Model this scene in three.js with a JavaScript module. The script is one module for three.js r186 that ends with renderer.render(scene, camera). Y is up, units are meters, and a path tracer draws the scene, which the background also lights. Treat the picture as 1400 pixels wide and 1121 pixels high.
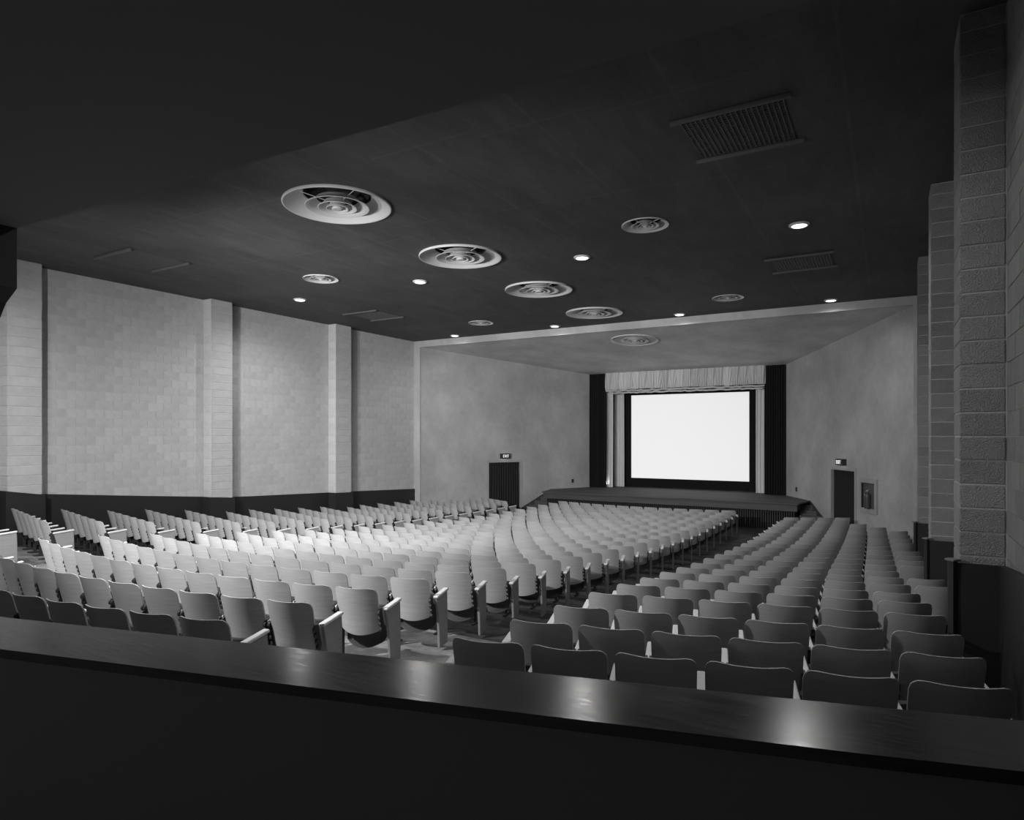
import * as THREE from 'three';
import { mergeGeometries } from 'three/addons/utils/BufferGeometryUtils.js';
import { RoundedBoxGeometry } from 'three/addons/geometries/RoundedBoxGeometry.js';
import { RectAreaLightUniformsLib } from 'three/addons/lights/RectAreaLightUniformsLib.js';
import { FontLoader } from 'three/addons/loaders/FontLoader.js';
import { TextGeometry } from 'three/addons/geometries/TextGeometry.js';

// ------------------------------------------------------------------ camera, light, exposure
RectAreaLightUniformsLib.init();
const W = 1400, H = 1121, FOC = 888.5, EYE = 3.2, CAMX = 7.42, YAW = Math.atan2(514, 888.5);
const scene = new THREE.Scene();
scene.background = new THREE.Color(0x000000);
const camera = new THREE.PerspectiveCamera(2 * Math.atan(H / 2 / FOC) * 180 / Math.PI, W / H, 0.05, 120);
camera.position.set(CAMX, EYE, 0);
camera.rotation.y = YAW;
camera.setViewOffset(W, H, 0, -35.5, W, H);
const renderer = new THREE.WebGLRenderer();
renderer.toneMapping = THREE.LinearToneMapping;
renderer.toneMappingExposure = 1.06;
renderer.shadowMap.enabled = true;
const CEIL = 6.807;                       // underside of the hall ceiling
const LIGHTS = {
  down: [30, 14, 24],                     // recessed ceiling lamps, candela: mid row, row at the white band, row at the soffit, unseen, lighting the near seats and aisle
flood: [   // unseen lamps on stands: x, y, z, candela, half angle of the beam, aim sideways, aim down (radians)
    [-2.2, 4.5, -2.25, 92, 1.05, -0.34, -0.40], [-0.7, 4.5, -2.2, 26, 1.05, -0.05, -0.45], [1.45, 4.5, -2.24, 84, 1.12, 0.05, -0.40],
    [-2.0, 4.6, -2.3, 120, 0.66, -0.24, -0.12], [-0.95, 4.6, -2.25, 225, 0.66, -0.10, -0.10],
  ],
  screen: 0.52, rear: 2.9,  // screen: glow in place of projector light; rear: added fill lamps
};

// ------------------------------------------------------------------ small tools
function rng(seed) { let s = seed >>> 0; return () => { s = (s + 0x6D2B79F5) >>> 0; let t = Math.imul(s ^ (s >>> 15), 1 | s); t = (t + Math.imul(t ^ (t >>> 7), 61 | t)) ^ t; return ((t ^ (t >>> 14)) >>> 0) / 4294967296; }; }
const lerp = (a, b, t) => a + (b - a) * t, clamp = (x, a, b) => Math.min(b, Math.max(a, x));
const smooth = (t) => { t = clamp(t, 0, 1); return t * t * (3 - 2 * t); };
function poly(pts, x) {                   // piecewise-linear table lookup, first column ascending
  if (x <= pts[0][0]) return pts[0][1];
  for (let i = 1; i < pts.length; i++) if (x <= pts[i][0]) return lerp(pts[i - 1][1], pts[i][1], (x - pts[i - 1][0]) / (pts[i][0] - pts[i - 1][0]));
  return pts[pts.length - 1][1];
}
const used = new Map();
function numbered(n) { const k = used.get(n) || 0; used.set(n, k + 1); return k ? n + '_' + String(k).padStart(3, '0') : n; }
function shade(o) { o.traverse((m) => { if (m.isMesh) { m.castShadow = true; m.receiveShadow = true; } }); return o; }
function mesh(name, g, m, parent) { const o = new THREE.Mesh(g, m); o.name = parent ? name : numbered(name); o.castShadow = o.receiveShadow = true; (parent || scene).add(o); return o; }
function struct(name, g, m) { const o = mesh(name, g, m); o.userData.kind = 'structure'; return o; }
function structGroup(name) { const o = new THREE.Group(); o.name = numbered(name); o.userData.kind = 'structure'; scene.add(o); return o; }
function thing(name, label, category, pos = [0, 0, 0], turn = 0, group) {
  const o = new THREE.Group(); o.name = numbered(name); o.position.set(...pos); o.rotation.y = turn; scene.add(o);
  o.userData = { label, category }; if (group) o.userData.group = group; return o;
}
const merge = (l) => mergeGeometries(l.map((g) => { const q = g.index ? g.toNonIndexed() : g; for (const k of Object.keys(q.attributes)) if (!['position', 'normal', 'uv'].includes(k)) q.deleteAttribute(k); return q; }), false);
function boxUV(g, s = 1, off = [0, 0]) {  // texture coordinates in metres, by the way each face looks
  const q = g.index ? g.toNonIndexed() : g; q.computeVertexNormals();
  const p = q.attributes.position, n = q.attributes.normal, uv = new Float32Array(p.count * 2);
  for (let i = 0; i < p.count; i += 3) {
    const e1 = new THREE.Vector3(p.getX(i + 1) - p.getX(i), p.getY(i + 1) - p.getY(i), p.getZ(i + 1) - p.getZ(i)), e2 = new THREE.Vector3(p.getX(i + 2) - p.getX(i), p.getY(i + 2) - p.getY(i), p.getZ(i + 2) - p.getZ(i));
    const f = e1.cross(e2), ax = Math.abs(f.x), ay = Math.abs(f.y), az = Math.abs(f.z);
    for (let j = i; j < i + 3; j++) {
      let u, v; const x = p.getX(j), y = p.getY(j), z = p.getZ(j);
      if (ax >= ay && ax >= az) { u = z; v = y; } else if (ay >= az) { u = x; v = z; } else { u = x; v = y; }
      uv[j * 2] = u * s + off[0]; uv[j * 2 + 1] = v * s + off[1];
    }
  }
  q.setAttribute('uv', new THREE.BufferAttribute(uv, 2)); return q;
}
const box = (x0, x1, y0, y1, z0, z1) => boxUV(new THREE.BoxGeometry(x1 - x0, y1 - y0, z1 - z0).translate((x0 + x1) / 2, (y0 + y1) / 2, (z0 + z1) / 2));
function rbox(w, h, d, r = 0.006, x = 0, y = 0, z = 0) { return boxUV(new RoundedBoxGeometry(w, h, d, 1, r).translate(x, y, z)); }
function prism(pts, y0, y1) {             // plan polygon [x, z] raised from y0 to y1
  const s = new THREE.Shape(pts.map(([x, z]) => new THREE.Vector2(x, -z)));
  return boxUV(new THREE.ExtrudeGeometry(s, { depth: y1 - y0, bevelEnabled: false }).rotateX(-Math.PI / 2).translate(0, y0, 0));
}
function rod(a, b, r, n = 8) {
  const A = new THREE.Vector3(...a), B = new THREE.Vector3(...b), d = B.clone().sub(A), g = new THREE.CylinderGeometry(r, r, d.length(), n);
  g.applyQuaternion(new THREE.Quaternion().setFromUnitVectors(new THREE.Vector3(0, 1, 0), d.clone().normalize())); g.translate((a[0] + b[0]) / 2, (a[1] + b[1]) / 2, (a[2] + b[2]) / 2); return g;
}
function project(x, y, z) {               // where a point of the hall falls on the photograph
  const dx = x - CAMX, c = Math.cos(YAW), s = Math.sin(YAW), cx = dx * c - z * s, d = -(dx * s + z * c);
  return [700 + FOC * cx / d, 596 - FOC * (y - EYE) / d, d];
}

// ------------------------------------------------------------------ procedural textures (repeat every tile)
function noiseField(n, cells, seed) {     // tileable value noise
  const r = rng(seed), [cx, cy] = cells, g = new Float32Array(cx * cy); for (let i = 0; i < g.length; i++) g[i] = r();
  const out = new Float32Array(n * n);
  for (let y = 0; y < n; y++) for (let x = 0; x < n; x++) {
    const fx = x / n * cx, fy = y / n * cy, x0 = Math.floor(fx), y0 = Math.floor(fy), tx = smooth(fx - x0), ty = smooth(fy - y0), x1 = (x0 + 1) % cx, y1 = (y0 + 1) % cy;
    out[y * n + x] = lerp(lerp(g[y0 * cx + x0], g[y0 * cx + x1], tx), lerp(g[y1 * cx + x0], g[y1 * cx + x1], tx), ty);
  }
  return out;
}
function texture(n, layers, seed, { lo = 0, hi = 1, srgb = false, repeat = 1, gain = 1, post } = {}) {
  const acc = new Float32Array(n * n); let sum = 0;
  layers.forEach(([cx, cy, w], i) => { const f = noiseField(n, [cx, cy], seed + i * 17); for (let k = 0; k < acc.length; k++) acc[k] += f[k] * w; sum += w; });
  const data = new Uint8Array(n * n * 4);
  for (let k = 0; k < acc.length; k++) {
    let v = clamp((acc[k] / sum - 0.5) * gain + 0.5, 0, 1); if (post) v = post(v, k % n / n, Math.floor(k / n) / n);
    const q = Math.round(clamp(lerp(lo, hi, v), 0, 1) * 255); data[k * 4] = data[k * 4 + 1] = data[k * 4 + 2] = q; data[k * 4 + 3] = 255;
  }
  const t = new THREE.DataTexture(data, n, n, THREE.RGBAFormat); t.wrapS = t.wrapT = THREE.RepeatWrapping; t.magFilter = THREE.LinearFilter; t.minFilter = THREE.LinearMipmapLinearFilter; t.generateMipmaps = true;
  if (srgb) t.colorSpace = THREE.SRGBColorSpace; const rp = Array.isArray(repeat) ? repeat : [repeat, repeat]; t.repeat.set(...rp); t.needsUpdate = true; return t;
}
const grey = (v) => new THREE.Color().setRGB(v, v, v);
const std = (v, rough, o = {}) => new THREE.MeshStandardMaterial({ color: grey(v), roughness: rough, ...o });
const phys = (v, rough, o = {}) => new THREE.MeshPhysicalMaterial({ color: grey(v), roughness: rough, ...o });

const T = {
  ply: texture(512, [[3, 60, 0.7], [6, 160, 1], [12, 256, 0.9], [4, 7, 0.6]], 3, { lo: 0.90, hi: 1, srgb: true, gain: 1.5, repeat: [1.1, 1.1] }),
  plyDark: texture(512, [[2, 30, 1], [5, 110, 1], [10, 256, 0.8], [4, 4, 0.6]], 41, { lo: 0.7, hi: 1, srgb: true, gain: 1.7, repeat: [0.8, 1.6] }),
  porous: texture(512, [[90, 90, 1], [170, 170, 1], [250, 250, 0.8], [20, 20, 0.35]], 7, { lo: 0, hi: 1, gain: 2.0, repeat: 1.6 }),
  blockTone: texture(512, [[6, 6, 1], [20, 20, 0.7], [90, 90, 0.5], [220, 220, 0.5]], 8, { lo: 0.92, hi: 1, srgb: true, gain: 1.8, repeat: 0.7 }),
  plaster: texture(512, [[5, 5, 1], [12, 9, 0.8], [40, 33, 0.5], [150, 150, 0.35]], 12, { lo: 0.86, hi: 1, srgb: true, gain: 1.8, repeat: 0.19 }),
  plasterBump: texture(512, [[12, 12, 1], [60, 60, 0.6], [200, 200, 0.4]], 13, { gain: 1.5, repeat: 0.5 }),
  ceiling: texture(1024, [[5, 4, 1], [14, 8, 1], [40, 12, 0.9], [120, 30, 0.7], [200, 200, 0.4]], 21, { lo: 0.74, hi: 1, srgb: true, gain: 2.0, repeat: 0.16, post: (v, x, y) => {
    // taped board joints, a little paler than the paint
    const jx = Math.abs(((x * 4) % 1) - 0.5), jy = Math.abs(((y * 2.5 + 0.07 * Math.floor(x * 4)) % 1) - 0.5);
    return clamp(v * 0.72 + (jx < 0.012 ? 0.26 : 0) + (jy < 0.010 ? 0.24 : 0), 0, 1);
  } }),
  concrete: texture(1024, [[6, 6, 1], [18, 18, 1], [60, 60, 0.6], [240, 240, 0.5]], 31, { lo: 0.62, hi: 1, srgb: true, gain: 1.8, repeat: 0.33 }),
  concreteRough: texture(512, [[5, 5, 1], [16, 16, 1], [60, 60, 0.6]], 33, { lo: 0.45, hi: 0.95, gain: 1.8, repeat: 0.25 }),
  cloth: texture(256, [[40, 6, 1], [120, 12, 1], [200, 200, 0.6]], 51, { lo: 0.92, hi: 1, srgb: true, gain: 1.6, repeat: [1, 0.3] }),
  boards: texture(512, [[4, 60, 1], [8, 200, 0.7], [4, 16, 1]], 61, { lo: 0.75, hi: 1, srgb: true, gain: 1.6, repeat: [0.2, 0.6] }),
  scuff: texture(512, [[8, 60, 1], [30, 200, 1], [60, 250, 0.7], [6, 6, 0.7]], 71, { lo: 0.20, hi: 0.33, gain: 2.2, repeat: [0.6, 1.4] }),
};
const M = {
  ply: [0.47, 0.45, 0.49, 0.435].map((v) => std(v, 0.52, { map: T.ply })),
  armWood: std(0.70, 0.42, { map: T.ply }),
  panelWood: std(0.27, 0.5, { map: T.ply }),
  ledge: phys(0.045, 0.8, { map: T.plyDark, roughnessMap: T.scuff, bumpMap: T.scuff, bumpScale: 0.0005, specularIntensity: 1 }),
  darkPaint: std(0.012, 0.75),
  railPanel: std(0.12, 0.85),
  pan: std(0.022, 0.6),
  iron: std(0.035, 0.5, { metalness: 0.3 }),
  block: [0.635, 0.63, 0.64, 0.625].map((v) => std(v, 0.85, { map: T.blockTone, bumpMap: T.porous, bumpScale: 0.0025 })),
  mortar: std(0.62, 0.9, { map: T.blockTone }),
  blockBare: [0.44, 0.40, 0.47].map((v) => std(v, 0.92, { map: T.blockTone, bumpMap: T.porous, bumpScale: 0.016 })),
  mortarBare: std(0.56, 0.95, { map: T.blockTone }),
  plaster: std(0.52, 0.8, { map: T.plaster, bumpMap: T.plasterBump, bumpScale: 0.004 }),
  white: std(0.58, 0.6, { map: T.plaster }),
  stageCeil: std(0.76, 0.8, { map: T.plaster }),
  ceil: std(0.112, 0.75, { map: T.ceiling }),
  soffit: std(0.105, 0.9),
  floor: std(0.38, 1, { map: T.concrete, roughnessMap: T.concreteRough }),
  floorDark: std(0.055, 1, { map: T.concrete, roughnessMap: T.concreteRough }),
  dado: std(0.019, 0.6),
  stage: std(0.105, 0.75, { map: T.boards }),
  stageFace: std(0.085, 0.6, { map: T.boards }),
  slat: std(0.030, 0.7), guard: std(0.16, 0.6),
  void: std(0.004, 0.95),
  black: std(0.010, 0.95, { map: T.cloth }),
  curtain: std(0.016, 0.9, { map: T.cloth }),
  satin: phys(0.80, 0.45, { map: T.cloth, sheen: 0.3, sheenRoughness: 0.5, sheenColor: grey(1) }),
  velvet: std(0.006, 1),
  enamel: std(0.62, 0.35),
  duct: std(0.02, 0.9),
  grille: std(0.10, 0.55),
  frame: std(0.46, 0.6, { map: T.plaster }),
  signBox: std(0.03, 0.5),
  metal: std(0.5, 0.35, { metalness: 0.8 }),
  red: phys(0.07, 0.25, { clearcoat: 0.6 }),
};
M.lens = std(0.9, 0.4, { emissive: grey(1), emissiveIntensity: 3.0 });
M.screen = std(0.8, 0.9, { emissive: grey(1), emissiveIntensity: LIGHTS.screen });  // the glow stands in for projector light falling on the screen
M.fillBulb = std(0.9, 0.5, { emissive: grey(1), emissiveIntensity: 0.5 });
M.letters = std(0.9, 0.5, { emissive: grey(1), emissiveIntensity: 0.8 });

const exits = [];
function pleats(width, height, n, amp, seed, drop = 0) { // a hanging cloth folded along its width
  const r = rng(1000 + seed * 31), nx = n * 8, ny = 6, pos = [], uv = [], idx = [], ph = [...Array(n + 2)].map(() => 0.6 + 0.8 * r());
  const th = 0.006;
  for (const off of [th, -th]) for (let j = 0; j <= ny; j++) for (let i = 0; i <= nx; i++) {
    const t = i / nx, f = t * n, k = Math.floor(f), a = lerp(ph[k], ph[k + 1], f - k), y = j / ny, flare = 1 - 0.25 * y;
    const z = amp * a * Math.sin(f * 2 * Math.PI + 0.5 * Math.sin(y * 3 + k)) * flare;
    pos.push((t - 0.5) * width, y * height, z + off); uv.push(t * width * 1.6, y * height);
  }
  const N = (nx + 1) * (ny + 1), at = (i, j) => j * (nx + 1) + i;
  for (let j = 0; j < ny; j++) for (let i = 0; i < nx; i++) { const a = at(i, j), b = at(i + 1, j), c = at(i, j + 1), d = at(i + 1, j + 1); idx.push(a, b, d, a, d, c, N + a, N + d, N + b, N + a, N + c, N + d); }
  for (let i = 0; i < nx; i++) { const a = at(i, 0), b = at(i + 1, 0), c = at(i, ny), d = at(i + 1, ny); idx.push(a, N + a, b, b, N + a, N + b, c, d, N + c, d, N + d, N + c); }
  for (let j = 0; j < ny; j++) { const a = at(0, j), b = at(0, j + 1), c = at(nx, j), d = at(nx, j + 1); idx.push(a, b, N + a, b, N + b, N + a, c, N + c, d, d, N + c, N + d); }
  const g = new THREE.BufferGeometry(); g.setAttribute('position', new THREE.Float32BufferAttribute(pos, 3)); g.setAttribute('uv', new THREE.Float32BufferAttribute(uv, 2)); g.setIndex(idx); g.computeVertexNormals(); return g;
}

// ------------------------------------------------------------------ seating plan (drives the floor as well)
const CZ = [], CT = [], NC = 24, NS = 22, PITCH = 0.495, BACKH = 0.80;
const CTOP = [-1.36, -1.41, -1.46, -1.52, -1.60, -1.69, -1.77, -1.85, -1.93, -2.0, -2.06, -2.12, -2.17, -2.21, -2.25, -2.29, -2.33, -2.35, -2.36, -2.37, -2.38, -2.385, -2.39, -2.40];
const STOP = [-1.255, -1.318, -1.377, -1.42, -1.485, -1.557, -1.625, -1.695, -1.76, -1.812, -1.866, -1.914, -1.959, -2.0, -2.04, -2.065, -2.085, -2.1, -2.118, -2.13, -2.14, -2.142];
const centreZ = (k, X) => { const R = 13 - 2 * k / 23; return -3.13 - 0.81 * k + (3.22 * 3.22 - X * X) / (2 * R); };
const sideX = (k) => 5.1 - 0.37 * smooth((k + 1) / 10);
const sideZ = (k) => (sideX(k) - CAMX) * (3.77 + 0.807 * k) / 2.7;
const sideSlope = (k) => 0.245 + Math.max(0, k - 5) * 0.018;
const sideTop = (k) => STOP[k] * (CAMX - sideX(k)) / 2.4;
const cFloor = CTOP.map((t, k) => [-centreZ(k, 3.22), EYE + t - BACKH]);
const sFloor = STOP.map((t, k) => [-(sideZ(k) - 0.35), EYE + sideTop(k) - BACKH]);
function floorY(X, z) {
  const ax = Math.abs(X), c = poly(cFloor, -z - Math.max(0, 0.0) + 0), s = poly(sFloor, -z - 0.25 * (ax - 6));
  return lerp(c, s, smooth((ax - 3.3) / 1.4));
}

// ------------------------------------------------------------------ floor: concrete, its colour darkened further down in place of weaker light
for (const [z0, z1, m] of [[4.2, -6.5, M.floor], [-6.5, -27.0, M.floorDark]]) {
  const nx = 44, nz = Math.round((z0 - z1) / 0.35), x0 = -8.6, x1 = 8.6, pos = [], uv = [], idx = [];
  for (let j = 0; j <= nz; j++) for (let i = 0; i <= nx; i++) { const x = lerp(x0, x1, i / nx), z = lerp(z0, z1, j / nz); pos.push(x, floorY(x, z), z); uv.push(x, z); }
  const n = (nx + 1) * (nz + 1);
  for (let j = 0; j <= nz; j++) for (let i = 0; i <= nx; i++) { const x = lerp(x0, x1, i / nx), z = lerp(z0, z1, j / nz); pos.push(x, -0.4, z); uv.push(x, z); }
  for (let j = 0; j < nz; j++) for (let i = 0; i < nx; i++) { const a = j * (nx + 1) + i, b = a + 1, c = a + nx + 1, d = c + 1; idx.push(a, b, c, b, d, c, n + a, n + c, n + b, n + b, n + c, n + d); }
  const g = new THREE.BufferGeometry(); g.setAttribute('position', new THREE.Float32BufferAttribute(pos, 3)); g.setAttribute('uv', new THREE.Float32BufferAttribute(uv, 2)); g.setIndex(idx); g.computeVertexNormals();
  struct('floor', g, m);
}

// ------------------------------------------------------------------ ceiling, soffit, fascia
const HW = 8.28, ZP = -19.64, ZC = -26.72, OPEN = 4.06, LEG = 0.29;
const BIG = [[0, -7.4], [0, -10.76], [0, -14.13], [0, -17.62]], SMALL = [[-3.83, -10.7], [3.83, -10.75], [-3.80, -17.42], [3.81, -17.48]];
const GRILLES = [[-5.78, -7.72], [5.9, -7.97], [-5.85, -14.7], [5.87, -14.68]];
{
  const s = new THREE.Shape([[-HW - 0.2, 4.2], [HW + 0.2, 4.2], [HW + 0.2, ZP], [-HW - 0.2, ZP]].map(([x, z]) => new THREE.Vector2(x, -z)));
  const hole = (x, z, r) => { const h = new THREE.Path(); h.absarc(x, -z, r, 0, Math.PI * 2, true); s.holes.push(h); };
  BIG.forEach(([x, z]) => hole(x, z, 0.765)); SMALL.forEach(([x, z]) => hole(x, z, 0.368));
  GRILLES.forEach(([x, z]) => { const h = new THREE.Path(); h.moveTo(x - 0.56, -z - 0.56); h.lineTo(x - 0.56, -z + 0.56); h.lineTo(x + 0.56, -z + 0.56); h.lineTo(x + 0.56, -z - 0.56); h.closePath(); s.holes.push(h); });
  const g = new THREE.ExtrudeGeometry(s, { depth: 0.16, bevelEnabled: false, curveSegments: 48 }).rotateX(-Math.PI / 2).translate(0, CEIL, 0);
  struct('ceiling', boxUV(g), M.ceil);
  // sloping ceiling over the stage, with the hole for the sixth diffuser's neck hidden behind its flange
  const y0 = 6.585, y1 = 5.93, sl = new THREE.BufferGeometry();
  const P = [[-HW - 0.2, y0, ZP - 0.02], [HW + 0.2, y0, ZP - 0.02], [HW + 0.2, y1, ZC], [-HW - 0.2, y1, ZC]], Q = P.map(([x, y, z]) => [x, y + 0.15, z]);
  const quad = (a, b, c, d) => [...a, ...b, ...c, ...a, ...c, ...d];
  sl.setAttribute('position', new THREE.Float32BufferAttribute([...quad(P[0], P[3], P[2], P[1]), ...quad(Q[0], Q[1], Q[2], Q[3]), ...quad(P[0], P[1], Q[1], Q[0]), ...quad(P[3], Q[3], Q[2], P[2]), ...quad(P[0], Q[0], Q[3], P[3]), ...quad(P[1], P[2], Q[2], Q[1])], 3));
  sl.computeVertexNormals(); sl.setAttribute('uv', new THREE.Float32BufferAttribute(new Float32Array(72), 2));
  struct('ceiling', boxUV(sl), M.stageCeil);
  struct('ceiling', box(-HW, HW, 6.9, 7.05, -30, ZC + 0.1), M.void);                 // over the stage house
}
{ // white proscenium band: head and two legs in the plane of the last bay
  struct('trim_1', box(-HW, HW, 6.575, CEIL, ZP - 0.12, ZP), M.white);
  struct('trim_2', box(-HW, -HW + LEG, -0.05, 6.575, ZP - 0.12, ZP), M.white);
  struct('trim_3', box(HW - LEG, HW, -0.05, 6.575, ZP - 0.12, ZP), M.white);
}
{ // low black soffit over the standing space behind the seats
  const y = 5.2;
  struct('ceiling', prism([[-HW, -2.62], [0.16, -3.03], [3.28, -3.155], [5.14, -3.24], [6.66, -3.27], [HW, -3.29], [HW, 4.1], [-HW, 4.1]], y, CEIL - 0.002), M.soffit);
  // the bulkhead that drops from its edge, with a splayed foot
  const s = new THREE.Shape([[0.16, 5.2], [0.16, 4.62], [-0.06, 4.5], [-0.25, 4.30], [-0.25, 5.2]].map(([x, yy]) => new THREE.Vector2(x, yy)));
  struct('beam', boxUV(new THREE.ExtrudeGeometry(s, { depth: 0.3, bevelEnabled: false }).translate(0, 0, -3.03)), M.darkPaint);
}

// ------------------------------------------------------------------ side walls of concrete block
const COURSE = 0.2032, BLK = 0.4064, JOINT = 0.009, YB = (n) => 0.152 + n * COURSE;
const DADO_L = [[3, 2.75], [6.7, 1.99], [9, 1.76], [11.7, 1.51], [16.28, 1.33], [19.65, 1.18]].map(([a, b]) => [a, b]);
const DADO_R = [[3, 2.56], [5.98, 2.19], [6.8, 2.11], [11, 1.71], [15.3, 1.45], [19.65, 1.22]];
const blockShapes = {};
function blockShape(len, dep, hgt = COURSE - JOINT, c = 0.006) {  // one block, its face towards +x, edges eased
  const k = [len, dep, hgt].map((v) => v.toFixed(3)).join(); if (blockShapes[k]) return blockShapes[k];
  return (blockShapes[k] = [0, 1, 2].map((i) => {
    const g = new THREE.BoxGeometry(dep, hgt, len), p = g.attributes.position;
    const r = boxUV(g, 1, [i * 0.37, i * 0.61]); return r;
  }));
}
const PIL_L = [[-6.25, -6.87], [-10.8, -11.45], [-15.25, -15.95]], PIL_R = [[-6.74, -7.29], [-11.07, -11.64], [-15.46, -16.05]], PD = 0.33;
{
  const r = rng(5);
  // wall_left
  const wl = structGroup('wall_left');
  mesh('backing', box(-HW - 0.25, -HW - 0.0045, -0.4, CEIL, ZP - 0.1, 4.2), M.mortar, wl);
  let count = 0; const rest = [[], [], [], []];
  const bays = [[-6.87, -10.8], [-11.45, -15.25], [-15.95, ZP], [-1.5, -6.25]];
  bays.forEach(([za, zb], bi) => {
    for (let n = 0; YB(n) < CEIL - 0.03; n++) {
      const y0 = YB(n), y1 = Math.min(YB(n + 1), CEIL); if (y1 < poly(DADO_L, -Math.max(za, zb)) - 0.6) continue;
      for (let z = za - (n % 2 ? BLK / 2 : 0) + (n % 2 ? BLK : 0); z > zb + 0.02; z -= BLK) {
        const a = Math.min(z, za), b = Math.max(z - BLK, zb), len = a - b - JOINT; if (len < 0.05) continue;
        const v = Math.floor(r() * 3), mi = Math.floor(r() * 4), proud = -HW - 0.049 + r() * 0.0012;
        const full = y1 - y0 > COURSE - 0.002, g = blockShape(len, 0.1, full ? undefined : y1 - y0 - JOINT)[v], zc = (a + b) / 2;
        const put = [proud, y0 + (y1 - y0 - JOINT) / 2, zc];
        if (count < 300 && full) { const m = mesh('block', g, M.block[mi], wl); m.position.set(...put); m.rotation.set((r() - 0.5) * 0.004, (r() - 0.5) * 0.006, 0); count++; }
        else rest[mi].push(g.clone().translate(...put));
      }
    }
  });
  rest.forEach((l, i) => { if (l.length) { const m = mesh('block_course', merge(l), M.block[i], wl); m.userData.kind = 'stuff'; } });
  // wall_right
  const wr = structGroup('wall_right');
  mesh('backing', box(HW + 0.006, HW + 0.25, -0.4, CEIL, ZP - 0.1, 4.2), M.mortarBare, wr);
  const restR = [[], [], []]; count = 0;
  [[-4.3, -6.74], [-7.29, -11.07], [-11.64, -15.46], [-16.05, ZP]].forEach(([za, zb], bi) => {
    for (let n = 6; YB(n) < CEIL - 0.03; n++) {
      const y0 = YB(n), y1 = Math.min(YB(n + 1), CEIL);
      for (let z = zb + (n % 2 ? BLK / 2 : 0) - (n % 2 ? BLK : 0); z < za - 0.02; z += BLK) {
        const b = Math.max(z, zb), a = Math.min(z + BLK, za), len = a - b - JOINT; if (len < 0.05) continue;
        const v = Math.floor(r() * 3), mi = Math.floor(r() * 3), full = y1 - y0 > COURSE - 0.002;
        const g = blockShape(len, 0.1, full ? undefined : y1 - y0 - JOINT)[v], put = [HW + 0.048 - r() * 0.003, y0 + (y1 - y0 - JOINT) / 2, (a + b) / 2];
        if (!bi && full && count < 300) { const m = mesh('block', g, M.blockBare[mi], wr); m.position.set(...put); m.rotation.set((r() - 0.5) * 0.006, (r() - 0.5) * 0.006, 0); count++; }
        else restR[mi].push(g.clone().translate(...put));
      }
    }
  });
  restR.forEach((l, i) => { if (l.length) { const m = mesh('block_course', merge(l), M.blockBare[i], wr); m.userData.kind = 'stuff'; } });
  // pilasters, one block to a course
  for (const side of [-1, 1]) (side < 0 ? PIL_L : PIL_R).forEach(([za, zb]) => {
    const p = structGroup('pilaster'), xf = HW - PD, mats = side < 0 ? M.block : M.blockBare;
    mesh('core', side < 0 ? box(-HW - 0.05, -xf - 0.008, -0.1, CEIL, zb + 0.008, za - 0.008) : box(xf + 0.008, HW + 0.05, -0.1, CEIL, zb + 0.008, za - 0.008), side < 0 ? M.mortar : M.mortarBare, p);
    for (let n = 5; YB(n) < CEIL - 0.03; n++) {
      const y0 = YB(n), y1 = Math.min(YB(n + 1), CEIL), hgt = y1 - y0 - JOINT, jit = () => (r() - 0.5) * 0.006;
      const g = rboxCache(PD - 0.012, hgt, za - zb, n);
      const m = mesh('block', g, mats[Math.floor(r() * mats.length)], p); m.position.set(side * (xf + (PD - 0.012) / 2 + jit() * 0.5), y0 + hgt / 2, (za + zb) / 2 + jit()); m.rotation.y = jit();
    }
  });
  function rboxCache(w, h, d, n) { const k = [w, h, d, n % 3].join(); return blockShapes[k] || (blockShapes[k] = boxUV(new RoundedBoxGeometry(w, h, d, 1, 0.009), 1, [n % 3 * 0.41, n % 3 * 0.23])); }
  // dark wainscot following the slope of the floor, stepping round the pilasters
  for (const side of [-1, 1]) {
    const D = side < 0 ? DADO_L : DADO_R, pil = side < 0 ? PIL_L : PIL_R, th = 0.045, parts = [];
    const run = (x0, x1, za, zb) => {     // a slab between x0..x1 from za to zb with a sloping top
      const n = Math.max(1, Math.round((za - zb) / 0.8));
      for (let i = 0; i < n; i++) {
        const a = lerp(za, zb, i / n), b = lerp(za, zb, (i + 1) / n), ya = poly(D, -a), yb = poly(D, -b);
        const g = new THREE.BoxGeometry(Math.abs(x1 - x0), 1, a - b).translate((x0 + x1) / 2, 0.5, (a + b) / 2), q = g.attributes.position;
        for (let j = 0; j < q.count; j++) q.setY(j, q.getY(j) > 0.5 ? (q.getZ(j) > (a + b) / 2 ? ya : yb) : -0.2);
        parts.push(boxUV(g));
      }
    };
    let z = 4.1; const xw = side * (HW + 0.02), xi = side * (HW - th - 0.01), xp = side * (HW - PD - th), xq = side * (HW - PD + 0.02);
    pil.forEach(([za, zb]) => { run(xw, xi, z, za + th); run(xw, xp, za + th, za - 0.01); run(xq, xp, za - 0.01, zb + 0.01); run(xw, xp, zb + 0.01, zb - th); z = zb - th; });
    run(xw, xi, z, ZP + 0.005);
    struct(side < 0 ? 'trim_4' : 'trim_5', merge(parts), M.dado);
  }
  PIL_R.forEach(([za]) => {                // wooden corner guards on the wainscot, set cornerwise
    const top = poly(DADO_R, -za) + 0.02, x = HW - PD - 0.05, z = za + 0.05, o = structGroup('corner_guard');
    mesh('post', boxUV(new RoundedBoxGeometry(0.05, top, 0.05, 1, 0.004).rotateY(Math.PI / 4).translate(x, top / 2, z)), M.dado, o);
    mesh('cap', boxUV(new RoundedBoxGeometry(0.085, 0.018, 0.085, 1, 0.003).rotateY(Math.PI / 4).translate(x, top + 0.008, z)), M.guard, o);
  });
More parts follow.
